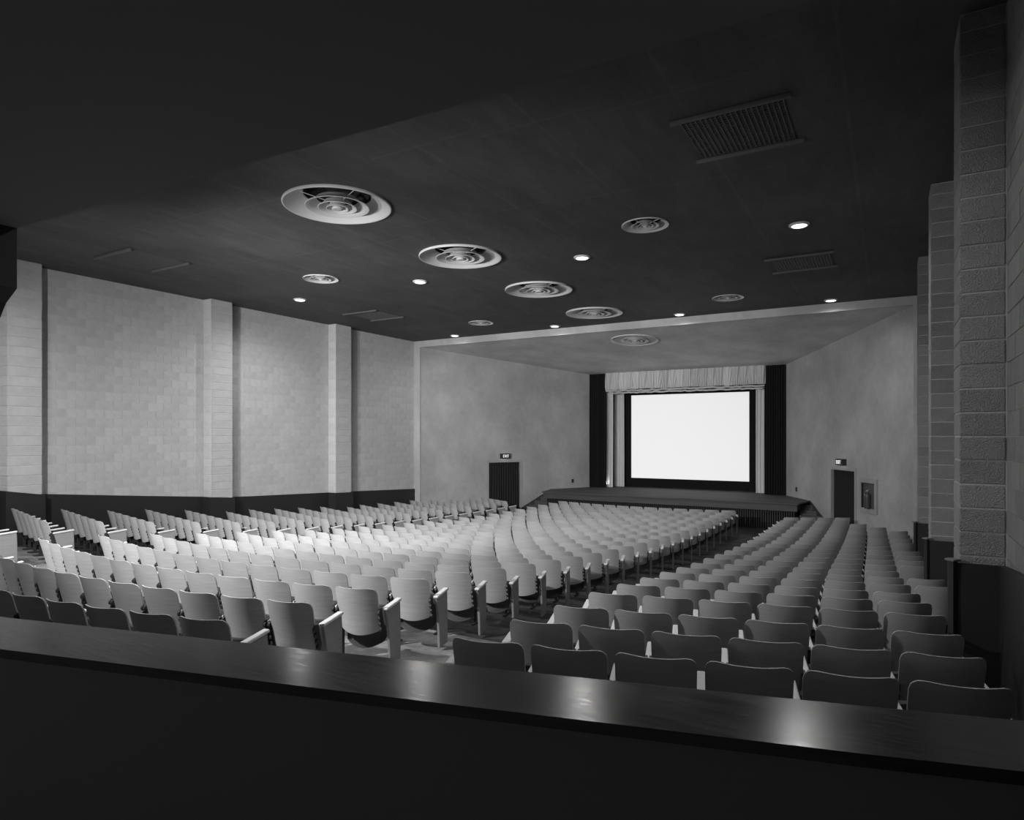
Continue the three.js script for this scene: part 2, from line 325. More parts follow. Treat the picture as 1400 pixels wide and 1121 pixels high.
  struct('wall_back', box(-HW - 0.2, HW + 0.2, -0.4, CEIL, 4.1, 4.3), M.darkPaint);
}

// ------------------------------------------------------------------ splayed plaster walls beside the stage, with curtained exits
const SPL = { a: [HW - LEG, ZP - 0.1], b: [OPEN, ZC] };
const splLen = Math.hypot(SPL.a[0] - SPL.b[0], SPL.a[1] - SPL.b[1]);
function onSplay(side, t, out = 0) {      // a point of the wall t metres from its audience end, out metres into the hall
  const dx = (SPL.b[0] - SPL.a[0]) / splLen, dz = (SPL.b[1] - SPL.a[1]) / splLen;
  return [side * (SPL.a[0] + dx * t + dz * out), SPL.a[1] + dz * t - dx * out];
}
const DOOR = { a: 2.92, b: 4.40, top: 2.12 };
for (const side of [-1, 1]) {
  // local frame: x along the wall from the audience to the stage, y up, z into the hall (left) or out of it (right)
  const dir = Math.atan2(-(SPL.b[1] - SPL.a[1]), side * (SPL.b[0] - SPL.a[0])), inward = side < 0 ? 1 : -1;
  const at = (name, label, cat, group) => { const o = thing(name, label, cat, [side * SPL.a[0], 0, SPL.a[1]], dir, group); return o; };
  const s = new THREE.Shape(); s.moveTo(0, -0.2); s.lineTo(DOOR.a, -0.2); s.lineTo(DOOR.a, DOOR.top); s.lineTo(DOOR.b, DOOR.top); s.lineTo(DOOR.b, -0.2); s.lineTo(splLen, -0.2); s.lineTo(splLen, 5.93);
  s.lineTo(0, 6.58); s.closePath();
  const depth = 0.22, g = new THREE.ExtrudeGeometry(s, { depth, bevelEnabled: false });
  if (inward > 0) g.translate(0, 0, -depth);
  const w = struct('wall_front', boxUV(g), M.plaster); w.name = side < 0 ? 'wall_front_left' : 'wall_front_right';
  w.position.set(side * SPL.a[0], 0, SPL.a[1]); w.rotation.y = dir;
  const add = (name, geo, m, parent) => { const o = mesh(name, geo, m, parent); return o; };
  const zz = (a, b) => inward > 0 ? [a, b] : [-b, -a];           // out-of-wall range to local z
  const bx = (x0, x1, y0, y1, a, b) => { const [p, q] = zz(a, b); return box(x0, x1, y0, y1, p, q); };
  // door frame
  const df = new THREE.Group(); df.name = side < 0 ? 'door_1' : 'door_2'; df.userData.kind = 'structure'; df.position.copy(w.position); df.rotation.y = dir; scene.add(df);
  add('door_jamb', bx(DOOR.a - 0.09, DOOR.a, -0.1, DOOR.top + 0.09, -0.1, 0.025), M.frame, df);
  add('door_jamb', bx(DOOR.b, DOOR.b + 0.09, -0.1, DOOR.top + 0.09, -0.1, 0.025), M.frame, df);
  add('door_head', bx(DOOR.a, DOOR.b, DOOR.top, DOOR.top + 0.09, -0.1, 0.025), M.frame, df);
  // pleated curtain in the doorway
  const cur = at('door_curtain', side < 0 ? 'black pleated curtain hanging in the exit doorway beside the pale block wall' : 'black pleated curtain hanging in the exit doorway next to the extinguisher niche', 'curtain');
  const cg = pleats(DOOR.b - DOOR.a - 0.02, DOOR.top - 0.02, 13, 0.035, 9 + side); cg.translate((DOOR.a + DOOR.b) / 2, 0.01, inward > 0 ? -0.08 : 0.08);
  add('cloth', cg, M.curtain, cur); add('rail', rod([DOOR.a, DOOR.top - 0.03, inward > 0 ? -0.08 : 0.08], [DOOR.b, DOOR.top - 0.03, inward > 0 ? -0.08 : 0.08], 0.012), M.iron, cur);
  // baseboard between door and stage, and from the corner to the door
  const bb = struct('baseboard', merge([bx(0, DOOR.a - 0.09, -0.1, 0.16, 0, 0.025), bx(DOOR.b + 0.09, 6.0, -0.1, 0.16, 0, 0.025)]), M.frame); bb.name = side < 0 ? 'baseboard_left' : 'baseboard_right'; bb.position.copy(w.position); bb.rotation.y = dir;
  // lit exit sign over the door
  const ex = at('exit_sign', side < 0 ? 'lit exit sign with pale letters on the plaster above the doorway beside the block wall' : 'lit exit sign box seen end-on above the doorway beside the extinguisher niche', 'exit sign');
  const ec = 3.64, ey = 2.38, ew = 0.42, eh = 0.2, eo = 0.15;
  { const [p, q] = zz(0, eo); add('box', rbox(ew, eh, q - p, 0.008, ec, ey, (p + q) / 2), M.signBox, ex); }
  add('face', bx(ec - ew / 2 + 0.06, ec + ew / 2 - 0.06, ey - eh / 2 + 0.02, ey + eh / 2 - 0.02, eo, eo + 0.004), M.signBox, ex);
  exits.push({ ex, ec, ey, eh, eo, inward });
  // wall outlet low beside the stage
  const ou = at('wall_outlet', side < 0 ? 'small dark wall outlet above the stage floor, beside the left drape' : 'small dark wall outlet above the stage floor, beside the right drape', 'outlet');
  { const [p, q] = zz(0, 0.03); add('plate', rbox(0.10, 0.16, q - p, 0.006, 7.08, 1.24, (p + q) / 2), M.signBox, ou); const [a, b] = zz(0.03, 0.04); add('socket', rbox(0.05, 0.05, b - a, 0.004, 7.08, 1.27, (a + b) / 2), M.iron, ou); }
  if (side > 0) {                           // fire-extinguisher niche
    const ni = at('extinguisher_cabinet', 'framed wall niche holding a fire extinguisher, on plaster next to the exit doorway', 'cabinet');
    const a = 1.66, b = 2.59, y0 = 0.96, y1 = 1.96, f = 0.13;
    add('frame', merge([bx(a, b, y0, y0 + f, 0, 0.045), bx(a, b, y1 - f, y1, 0, 0.045), bx(a, a + f, y0 + f, y1 - f, 0, 0.045), bx(b - f, b, y0 + f, y1 - f, 0, 0.045)]), M.frame, ni);
    add('backing', bx(a + f, b - f, y0 + f, y1 - f, 0.001, 0.006), std(0.10, 0.6), ni);
    add('lining', merge([bx(a + f, a + f + 0.02, y0 + f, y1 - f, 0.006, 0.045), bx(b - f - 0.03, b - f, y0 + f, y1 - f, 0.006, 0.06), bx(a + f, b - f, y1 - f - 0.025, y1 - f, 0.006, 0.06)]), M.signBox, ni);
    const ext = at('fire_extinguisher', 'dark fire extinguisher with metal neck standing inside the framed wall niche', 'fire extinguisher');
    const c = (a + b) / 2 - 0.06, zo = inward * 0.085, body = new THREE.LatheGeometry([[0, 0], [0.072, 0], [0.078, 0.012], [0.078, 0.36], [0.07, 0.41], [0.045, 0.445], [0.02, 0.46], [0.02, 0.49], [0, 0.49]].map(([x, y]) => new THREE.Vector2(x, y)), 20).translate(c, y0 + f + 0.002, zo);
    add('cylinder', body, M.red, ext); add('valve', merge([rod([c, y0 + f + 0.48, zo], [c, y0 + f + 0.54, zo], 0.02), rod([c - 0.09, y0 + f + 0.55, zo], [c + 0.05, y0 + f + 0.52, zo], 0.012)]), M.metal, ext);
    add('hose', new THREE.TubeGeometry(new THREE.CatmullRomCurve3([[c + 0.03, y0 + f + 0.5, zo], [c + 0.13, y0 + f + 0.46, zo], [c + 0.14, y0 + f + 0.25, zo], [c + 0.10, y0 + f + 0.1, zo]].map((v) => new THREE.Vector3(...v))), 16, 0.013, 6), M.metal, ext);
  }
}

{ // EXIT lettering on the two signs
  const font = await new FontLoader().loadAsync('fonts/droid/droid_sans_regular.typeface.json');
  for (const { ex, ec, ey, eh, eo, inward } of exits) {
    const g = new TextGeometry('EXIT', { font, size: 0.108, depth: 0.006, curveSegments: 4, bevelEnabled: false }); g.computeBoundingBox();
    const b = g.boundingBox, cx = (b.max.x + b.min.x) / 2, cy = (b.max.y + b.min.y) / 2; g.translate(-cx, -cy, 0);
    if (inward < 0) g.rotateY(Math.PI);
    g.translate(ec, ey, inward * (eo + 0.005)); mesh('letters', g, M.letters, ex);
    const l = new THREE.RectAreaLight(0xffffff, 1.2, 0.30, 0.06); l.position.set(ec, ey - eh / 2 - 0.004, inward * eo * 0.6); l.rotation.x = -Math.PI / 2;   // out of view under the box, placed to light the wall below
    ex.add(l);
  }
}

// ------------------------------------------------------------------ stage, steps, screen, drapes
const SY = 0.93, LIPX = 4.81, LIPZ = -23.62;
{
  const st = thing('stage', 'low wooden stage with a plain fascia over a dark slatted front', 'stage'); const splX = (z) => SPL.b[0] + (SPL.a[0] - SPL.b[0]) * (z - SPL.b[1]) / (SPL.a[1] - SPL.b[1]);
  const side = -24.95;
  mesh('deck', prism([[-LIPX, LIPZ], [LIPX, LIPZ], [splX(side) - 0.01, side], [OPEN, ZC], [OPEN, -29.4], [-OPEN, -29.4], [-OPEN, ZC], [-splX(side) + 0.01, side]], SY - 0.045, SY), M.stage, st);
  mesh('fascia', merge([box(-LIPX + 0.03, LIPX - 0.03, SY - 0.27, SY - 0.045, LIPZ - 0.08, LIPZ - 0.03), box(-LIPX + 0.03, -LIPX + 0.08, SY - 0.27, SY - 0.045, side, LIPZ - 0.08), box(LIPX - 0.08, LIPX - 0.03, SY - 0.27, SY - 0.045, side, LIPZ - 0.08)]), M.stageFace, st);
  mesh('nosing', boxUV(new RoundedBoxGeometry(2 * LIPX + 0.04, 0.05, 0.05, 2, 0.015).translate(0, SY - 0.024, LIPZ + 0.005)), M.stage, st);
  mesh('front_backing', merge([box(-LIPX + 0.12, LIPX - 0.12, -0.1, SY - 0.2, LIPZ - 0.3, LIPZ - 0.22), box(-LIPX + 0.1, -LIPX + 0.16, -0.1, SY - 0.2, side - 0.3, LIPZ - 0.22), box(LIPX - 0.16, LIPX - 0.1, -0.1, SY - 0.2, side - 0.3, LIPZ - 0.22)]), M.void, st);
  const slats = []; for (let x = -LIPX + 0.16; x < LIPX - 0.14; x += 0.075) slats.push(box(x, x + 0.035, 0, SY - 0.27, LIPZ - 0.2, LIPZ - 0.16));
  const sl = mesh('slat', merge(slats), M.slat, st); sl.userData.kind = 'stuff';
  for (const s of [-1, 1]) {               // steps down from the stage end, along the splayed wall
    const t = thing('stage_steps', s < 0 ? 'dark wooden steps at the stage end next to the exit beside the block wall' : 'dark wooden steps at the stage end next to the exit beside the extinguisher niche', 'steps');
    const n = 5, run = 0.255, tz = (z) => (SPL.a[1] - z) / (SPL.a[1] - SPL.b[1]) * splLen;
    const sk = new THREE.Shape(); sk.moveTo(tz(side) + 0.02, 0); sk.lineTo(tz(side) + 0.02, SY + 0.01); sk.lineTo(tz(side) - 0.03, SY + 0.01); sk.lineTo(tz(-23.42), 0.1); sk.lineTo(tz(-23.42), 0); sk.closePath();
    const sg = new THREE.ExtrudeGeometry(sk, { depth: 0.03, bevelEnabled: false }); if (s > 0) sg.translate(0, 0, -0.03);
    sg.rotateY(Math.atan2(-(SPL.b[1] - SPL.a[1]), s * (SPL.b[0] - SPL.a[0]))).translate(s * SPL.a[0], 0, SPL.a[1]); mesh('stringer', boxUV(sg), M.stageFace, t);
    for (let i = 0; i < n; i++) {
      const z1 = side + 0.02 + i * run, z0 = z1 + run, y = SY - (i + 1) * SY / (n + 1) + SY / (n + 1) * 0.05, a = splX(z1) - 0.045, b = splX(z0) - 0.045, q = [[LIPX - 0.02, z0], [b, z0], [a, z1], [LIPX - 0.02, z1]].map(([x, z]) => [s * x, z]); if (s < 0) q.reverse();
      mesh('step', prism(q, 0, y), M.stageFace, t);
      const e = [[LIPX - 0.02, z0 + 0.02], [b, z0 + 0.02], [b, z0 - 0.03], [LIPX - 0.02, z0 - 0.03]].map(([x, z]) => [s * x, z]); if (s < 0) e.reverse();
      mesh('nosing', prism(e, y, y + 0.015), M.stage, t);
    }
  }
}
{
  const sc = thing('projection_screen', 'large bright white projection screen in a black masking frame', 'screen', [0, 0, -27.86]);
  mesh('screen', boxUV(new THREE.BoxGeometry(5.065, 3.69, 0.02).translate(0, 3.175, 0)), M.screen, sc);
  const mk = [box(-2.9, -2.52, SY + 0.03, 5.3, 0.0, 0.06), box(2.52, 2.9, SY + 0.03, 5.3, 0.0, 0.06), box(-2.52, 2.52, 5.01, 5.3, 0.0, 0.06), box(-2.52, 2.52, SY + 0.03, 1.335, 0.0, 0.06)];
  mk.forEach((g) => mesh('masking', g, M.velvet, sc));
  const l = new THREE.RectAreaLight(0xffffff, 0.06, 5.0, 3.6); l.position.set(0, 3.175, 0.05); l.rotation.y = Math.PI; sc.add(l);  // area light in front of the glowing screen, for its spill
  struct('wall_stage', merge([box(-OPEN - 0.3, OPEN + 0.3, 0, 6.95, -29.6, -29.4), box(-OPEN - 0.3, -OPEN - 0.1, 0, 6.95, -29.5, ZC - 0.05), box(OPEN + 0.1, OPEN + 0.3, 0, 6.95, -29.5, ZC - 0.05)]), M.void);
}
{
  const drape = (name, label, group, w, h, n, amp, seed, x, y, z, m) => { const t = thing(name, label, 'drape', [x, y, z], 0, group); mesh('cloth', pleats(w, h, n, amp, seed), m, t); return t; };
  drape('stage_drape', 'black pleated side drape at the stage edge nearer the block wall', undefined, 0.80, 5.0, 9, 0.05, 1, -3.66, SY + 0.01, ZC - 0.02, M.black);
  drape('stage_drape', 'black pleated side drape at the stage edge nearer the extinguisher niche', undefined, 0.80, 5.0, 9, 0.05, 2, 3.67, SY + 0.01, ZC - 0.02, M.black);
  drape('stage_drape', 'narrow pale satin drape edge against the black drape, bright at its foot', undefined, 0.34, 4.2, 2, 0.05, 3, -3.22, SY + 0.01, ZC - 0.25, M.satin);
  drape('stage_drape', 'pale pleated satin drape between the dark gap and the screen masking', undefined, 0.46, 4.2, 4, 0.05, 4, -2.98, SY + 0.01, -27.55, M.satin);
  drape('stage_drape', 'pale satin drape between the screen and the far black drape', undefined, 0.50, 4.2, 4, 0.035, 5, 3.13, SY + 0.01, -27.2, M.satin);
  // valance of gathered swags
  const v = thing('stage_valance', 'pale gathered satin valance hanging across the top of the stage opening', 'valance');
  const wv = 6.61, r = rng(77), K = 21, ms = M.satin.clone(); ms.side = THREE.DoubleSide;
  const tones = [0.80, 0.70, 0.86, 0.75].map((t) => { const q = ms.clone(); q.color = grey(t); return q; });
  for (let k = 0; k < K; k++) {             // one gathered swag after the other, each overlapping the next
    const nx = 26, ny = 12, w = wv / K + 0.03, xc = (k + 0.5) * wv / K - wv / 2, y1 = 6.0, y0 = 5.23, pos = [], uv = [], idx = [], a = r(), b = r(), c = r(), side = k % 2;
    for (let j = 0; j <= ny; j++) for (let i = 0; i <= nx; i++) {
      const u = i / nx, d = 1 - j / ny, q = (u - 0.5 + (a - 0.5) * 0.25 * d) / (1.05 - 0.45 * d), belly = Math.pow(Math.sin(Math.PI * clamp(u, 0.02, 0.98)), 0.5);
      const z = 0.10 * belly * (0.6 + 0.4 * Math.sin(Math.PI * d)) + 0.030 * Math.sin((q * (2.2 + 1.6 * b) + c) * Math.PI * 2) * (0.35 + 0.8 * d) - 0.05 * Math.abs(2 * u - 1) ** 4 + 0.012 * side;
      pos.push(xc + (u - 0.5) * w, lerp(y0, y1, j / ny) - (j ? 0 : 0.03 * belly * (0.4 + c)), ZC + 0.03 + z); uv.push(u * 0.5 + k, lerp(y0, y1, j / ny));
    }
    for (let j = 0; j < ny; j++) for (let i = 0; i < nx; i++) { const p = j * (nx + 1) + i; idx.push(p, p + 1, p + nx + 2, p, p + nx + 2, p + nx + 1); }
    const g = new THREE.BufferGeometry(); g.setAttribute('position', new THREE.Float32BufferAttribute(pos, 3)); g.setAttribute('uv', new THREE.Float32BufferAttribute(uv, 2)); g.setIndex(idx); g.computeVertexNormals();
    mesh('swag', g, tones[Math.floor(r() * 4)], v);
  }
  // two ruched bands below the swags
  for (let b = 0; b < 2; b++) {
    const p2 = [], u2 = [], i2 = [], mx = 260, my = 6, rr = rng(90 + b), ja = [...Array(60)].map(() => rr());
    for (let j = 0; j <= my; j++) for (let i = 0; i <= mx; i++) { const t = i / mx, q = t * 50, k = Math.floor(q), w = lerp(ja[k], ja[k + 1], q - k), a = j / my * Math.PI; p2.push((t - 0.5) * (wv - 0.02 - b * 0.2), 5.20 - b * 0.085 - 0.075 * (j / my) - 0.03 * (w - 0.5), ZC - 0.02 - b * 0.12 + 0.05 * Math.sin(a) * (0.4 + w)); u2.push(t * 8, j * 0.02); }
    for (let j = 0; j < my; j++) for (let i = 0; i < mx; i++) { const a = j * (mx + 1) + i; i2.push(a, a + mx + 2, a + 1, a, a + mx + 1, a + mx + 2); }
    const h = new THREE.BufferGeometry(); h.setAttribute('position', new THREE.Float32BufferAttribute(p2, 3)); h.setAttribute('uv', new THREE.Float32BufferAttribute(u2, 2)); h.setIndex(i2); h.computeVertexNormals(); mesh('ruched_band', h, ms, v);
  }
  mesh('batten', box(-3.4, 3.4, 5.98, 6.06, ZC - 0.05, ZC + 0.05), M.void, v);
  struct('beam', box(-OPEN, OPEN, 5.3, 6.95, -27.95, -27.82), M.velvet);
  // unseen lamp behind the black drape; it lights the foot of the narrow pale drape
  const f = thing('unseen_floor_lamp', 'small unseen spot lamp on the stage floor behind the black drape', 'lamp', [-3.37, SY, ZC - 0.13]);
  mesh('can', new THREE.CylinderGeometry(0.06, 0.05, 0.12, 16, 1, true).translate(0, 0.06, 0), M.signBox, f);
  mesh('bulb', new THREE.SphereGeometry(0.03, 12, 8).translate(0, 0.1, 0), M.lens, f);
  const pl = new THREE.PointLight(0xffffff, 0.22); pl.position.set(0, 0.1, 0); pl.castShadow = true; f.add(pl);
}

// ------------------------------------------------------------------ ceiling fittings
function diffuser(R, x, y, z, label, group, tilt = 0) {
  const t = thing('ceiling_diffuser', label, 'vent', [x, y, z], 0, group); t.rotation.x = tilt;
  const ring = (pts, seg = 56) => { const g = new THREE.LatheGeometry(pts.map(([a, b]) => new THREE.Vector2(a * R, b * R)), seg); g.computeVertexNormals(); return g; };
  const me = M.enamel.clone(); me.side = THREE.DoubleSide;
  // cones seen from below: profile runs out along the underside and back over the top
  mesh('flange', ring([[0.62, 0.17], [0.66, 0.15], [0.80, 0.07], [0.92, -0.012], [0.962, -0.042], [0.98, -0.056], [0.995, -0.05], [1.0, -0.03], [0.99, 0.0]]), me, t);
  const cone = (r0, r1, yb, yt) => ring([[r1, yt], [lerp(r1, r0, 0.45), lerp(yt, yb, 0.72)], [r0 - 0.015, yb], [r0, yb + 0.004], [r0 - 0.004, yb + 0.014], [lerp(r1, r0, 0.45) + 0.012, lerp(yt, yb, 0.72) + 0.014], [r1 + 0.012, yt]]);
  mesh('cone', cone(0.59, 0.38, -0.065, 0.09), me, t); mesh('cone', cone(0.36, 0.22, -0.08, 0.05), me, t); mesh('cone', cone(0.205, 0.12, -0.09, 0.02), me, t);
  mesh('hub', ring([[0, -0.098], [0.06, -0.098], [0.105, -0.09], [0.09, -0.05], [0.03, -0.03], [0.0, 0.05]], 28), me, t);
  const sp = []; for (let k = 0; k < 4; k++) { const a = k * Math.PI / 2 + 0.35, c = Math.cos(a) * R, s = Math.sin(a) * R; sp.push(rod([c * 0.08, 0.01 * R, s * 0.08], [c * 0.72, 0.07 * R, s * 0.72], 0.006)); }
  mesh('spider', merge(sp), M.enamel, t);
  const nk = M.duct.clone(); nk.side = THREE.DoubleSide;
  mesh('neck', ring([[0.63, 0.16], [0.63, 0.42], [0, 0.42]]), nk, t);
  return t;
}
const ORD = ['first', 'second', 'third', 'fourth', 'fifth', 'sixth', 'seventh', 'eighth', 'ninth', 'tenth', 'eleventh', 'twelfth', 'thirteenth', 'fourteenth', 'fifteenth', 'sixteenth', 'seventeenth', 'eighteenth', 'nineteenth', 'twentieth', 'twenty-first', 'twenty-second', 'twenty-third', 'twenty-fourth'];
BIG.forEach(([x, z], i) => diffuser(0.83, x, CEIL, z, ['largest-looking round white ceiling diffuser, closest to the black soffit', 'second large round white ceiling diffuser from the black soffit', 'third large round white ceiling diffuser from the black soffit', 'fourth large round white ceiling diffuser, just before the white band'][i], 'large diffusers on the hall axis'));
diffuser(0.80, 0, 6.455, -21.1, 'round white diffuser on the sloping pale ceiling beyond the white band', 'large diffusers on the hall axis', -0.0925);
SMALL.forEach(([x, z], i) => diffuser(0.40, x, CEIL, z, ['small round ceiling diffuser above the block wall seats, nearer the soffit', 'small round ceiling diffuser between two lit lamps, nearer the pillars', 'small round ceiling diffuser near the white band, block wall side', 'small round ceiling diffuser near the white band, pillar side'][i], 'small ceiling diffusers'));
GRILLES.forEach(([x, z], i) => {
  const t = thing('ceiling_grille', ['square dark ceiling grille close to the block wall, nearer the soffit', 'square dark lattice ceiling grille closest to the camera, near the pillars', 'square dark ceiling grille close to the block wall, nearer the white band', 'faint square dark ceiling grille between two lit lamps near the pillars'][i], 'vent', [x, CEIL, z], 0, 'square ceiling grilles');
  const bars = []; for (let k = 0; k <= 20; k++) { const q = -0.55 + k * 0.055; bars.push(box(q - 0.005, q + 0.005, -0.012, 0.016, -0.56, 0.56)); } for (let k = 0; k <= 20; k++) { const q = -0.55 + k * 0.055; bars.push(box(-0.56, 0.56, -0.010, 0.014, q - 0.005, q + 0.005)); }
  mesh('lattice', merge(bars), M.grille, t);
  for (const s of [-1, 1]) { mesh('edge_bar', rbox(1.30, 0.05, 0.05, 0.012, 0, -0.028, s * 0.6), M.grille, t); }
  mesh('duct', merge([box(-0.58, 0.58, 0.3, 0.32, -0.58, 0.58), box(-0.6, -0.57, 0.15, 0.32, -0.58, 0.58), box(0.57, 0.6, 0.15, 0.32, -0.58, 0.58), box(-0.58, 0.58, 0.15, 0.32, -0.6, -0.57), box(-0.58, 0.58, 0.15, 0.32, 0.57, 0.6)]), M.duct, t);
});
{
  const LX = [-6.02, -2.03, 2.08, 6.11], rows = [[-12.05, true], [-19.14, true], [-4.95, false]];
  const nm = ['closest to the block wall', 'second from the block wall', 'third from the block wall', 'closest to the pillars'];
  rows.forEach(([z, seen], ri) => LX.forEach((x, i) => {
    const t = thing('ceiling_lamp', z < -15 ? `round lit ceiling lamp against the white band, ${nm[i]}` : seen ? `round lit ceiling lamp in mid ceiling, ${nm[i]}` : `unseen round ceiling lamp above the rear soffit edge, ${nm[i]}`, 'lamp', [x, CEIL, z], 0, 'round ceiling lamps');
    mesh('trim_ring', new THREE.LatheGeometry([[0.125, -0.028], [0.145, -0.03], [0.165, -0.018], [0.17, 0.0]].map(([a, b]) => new THREE.Vector2(a, b)), 32), M.enamel, t);
    mesh('lens', new THREE.LatheGeometry([[0, -0.045], [0.06, -0.042], [0.11, -0.034], [0.13, -0.022], [0.13, -0.003]].map(([a, b]) => new THREE.Vector2(a, b)), 32), M.lens, t);
    const l = new THREE.SpotLight(0xffffff, LIGHTS.down[ri], 0, 1.45, 1, 2); l.position.set(0, -0.05, 0); l.target.position.set(0, -3, 0); l.castShadow = true; l.shadow.radius = 5; l.shadow.mapSize.set(1024, 1024); t.add(l, l.target);
  }));
}

// ------------------------------------------------------------------ low wall with its dark wooden ledge, in front of the camera
{
  const far = [[-8.28, -2.4], [-3.5, -1.62], [0, -1.2], [3.05, -1.80], [5.62, -2.43], [7.31, -2.865], [8.28, -3.14]], y = 2.15;
  far[0] = [-8.28, -3.14]; far[1] = [-3.05, -1.80];
  const near = [[8.28, -2.70], [7.35, -2.44], [5.88, -2.065], [3.6, -1.50], [0, -0.85], [-3.6, -1.50], [-8.28, -2.70]];
  const t = thing('low_wall', 'low dark wall with a wide glossy wooden ledge behind the last row of seats', 'wall ledge');
  mesh('ledge', prism([...far, ...near], y - 0.045, y), M.ledge, t);
  mesh('panel', prism([...far.map(([x, z]) => [x, z + 0.05]), ...near.map(([x, z]) => [x, z - 0.05])], 0.4, y - 0.045), M.railPanel, t);
}

// ------------------------------------------------------------------ theatre seats
function shell({ hw, hb, yt, yb, rt, bow, bottom, thick, lean, nx = 10, ny = 11, round = 0 }) {  // curved slab, front towards -z
  const rows = []; const ys = [0, 0.06, 0.16, 0.3, 0.45, 0.6, 0.75, 0.86, 0.93, 0.965, 0.985, 1];
  const h = yt - yb, P = (u, v, off) => {
    const y = yb + h * v, dTop = yt - y; let w = lerp(hb, hw, smooth(v * 1.05));
    if (dTop < rt) w -= rt - Math.sqrt(Math.max(0, rt * rt - (rt - dTop) ** 2));
    const dB = y - yb; if (dB < bottom) w -= (bottom - Math.sqrt(Math.max(0, bottom * bottom - (bottom - dB) ** 2))) * 1.0;
    const x = u * w, q = x / hw, z0 = bow * (1 - q * q) - lean * (yt - y) + off;
    return [x, y - (v < 0.5 ? round * (1 - u * u) * (1 - 2 * v) : 0), z0 - 0];
  };
  const pos = [], uv = [], idx = [], N = (nx + 1) * ys.length, at = (i, j) => j * (nx + 1) + i;
  for (const off of [thick / 2, -thick / 2]) ys.forEach((v) => { for (let i = 0; i <= nx; i++) { const p = P(i / nx * 2 - 1, v, off); pos.push(...p); uv.push(p[0], p[1]); } });
  const J = ys.length - 1;
  for (let j = 0; j < J; j++) for (let i = 0; i < nx; i++) { const a = at(i, j), b = at(i + 1, j), c = at(i, j + 1), d = at(i + 1, j + 1); idx.push(a, b, d, a, d, c, N + a, N + d, N + b, N + a, N + c, N + d); }
  const base = new THREE.BufferGeometry(); base.setAttribute('position', new THREE.Float32BufferAttribute(pos, 3)); base.setAttribute('uv', new THREE.Float32BufferAttribute(uv, 2)); base.setIndex(idx); base.computeVertexNormals();
  // edge band with its own normals
  const ring = []; for (let i = 0; i <= nx; i++) ring.push(at(i, 0)); for (let j = 1; j <= J; j++) ring.push(at(nx, j)); for (let i = nx - 1; i >= 0; i--) ring.push(at(i, J)); for (let j = J - 1; j >= 1; j--) ring.push(at(0, j));
  const ep = [], eu = [], ei = [], V = (k) => [pos[k * 3], pos[k * 3 + 1], pos[k * 3 + 2]];
  ring.forEach((k) => { ep.push(...V(k), ...V(N + k)); eu.push(V(k)[0], V(k)[1], V(k)[0], V(k)[1] + 0.01); });
  for (let k = 0; k < ring.length; k++) { const a = 2 * k, b = 2 * ((k + 1) % ring.length); ei.push(a, a + 1, b, b, a + 1, b + 1); }
  const e = new THREE.BufferGeometry(); e.setAttribute('position', new THREE.Float32BufferAttribute(ep, 3)); e.setAttribute('uv', new THREE.Float32BufferAttribute(eu, 2)); e.setIndex(ei); e.computeVertexNormals();
  return mergeGeometries([base, e]);
}
const LEAN = 0.27;
const G = {
  back: shell({ hw: 0.227, hb: 0.221, yt: BACKH, yb: 0.355, rt: 0.060, bow: 0.078, bottom: 0.032, thick: 0.013, lean: LEAN, round: 0.034 }),
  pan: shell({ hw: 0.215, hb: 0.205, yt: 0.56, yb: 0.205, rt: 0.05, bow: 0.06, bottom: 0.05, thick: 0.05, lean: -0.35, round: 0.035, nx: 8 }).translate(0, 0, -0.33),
};
{
  const lobes = (s) => { const l = []; for (let k = 0; k < 4; k++) l.push(new THREE.CylinderGeometry(0.027, 0.027, 0.022, 9).rotateZ(Math.PI / 2).translate(s * 0.230, 0.385 + k * 0.056, -LEAN * (0.415 - k * 0.056) + 0.016)); l.push(new THREE.BoxGeometry(0.016, 0.21, 0.04).rotateX(LEAN).translate(s * 0.232, 0.49, -LEAN * 0.31 - 0.006)); return merge(l.map((g) => boxUV(g))); };
  G.bracket = [lobes(-1), lobes(1)];
  G.leg = boxUV(merge([new RoundedBoxGeometry(0.024, 0.50, 0.055, 1, 0.008).translate(0, 0.27, -0.17), new RoundedBoxGeometry(0.04, 0.03, 0.26, 1, 0.008).translate(0, 0.012, -0.18), new RoundedBoxGeometry(0.022, 0.06, 0.22, 1, 0.008).translate(0, 0.53, -0.19)]));
  const arm = new RoundedBoxGeometry(0.058, 0.026, 0.30, 2, 0.012); { const p = arm.attributes.position; for (let i = 0; i < p.count; i++) { const z = p.getZ(i); p.setY(i, p.getY(i) - z * 0.09); p.setX(i, p.getX(i) * (z > 0.1 ? 0.85 : 1)); } arm.computeVertexNormals(); }
  G.arm = boxUV(arm.translate(0, 0.585, -0.20));
  const s = new THREE.Shape(); s.moveTo(0.17, 0.02); s.bezierCurveTo(0.16, 0.25, 0.14, 0.4, 0.085, 0.572); s.lineTo(0.365, 0.598); s.bezierCurveTo(0.375, 0.45, 0.375, 0.3, 0.375, 0.02); s.closePath();
  const ep = new THREE.ExtrudeGeometry(s, { depth: 0.022, bevelEnabled: true, bevelThickness: 0.004, bevelSize: 0.004, bevelSegments: 1, curveSegments: 8 }).rotateY(Math.PI / 2); G.endPanel = boxUV(ep.translate(-0.011, 0, 0));
  const cap = new RoundedBoxGeometry(0.062, 0.03, 0.31, 2, 0.013); { const p = cap.attributes.position; for (let i = 0; i < p.count; i++) p.setY(i, p.getY(i) - p.getZ(i) * 0.093); cap.computeVertexNormals(); }
  G.cap = boxUV(cap.translate(0, 0.60, -0.225));
}
const HALF = PITCH / 2;
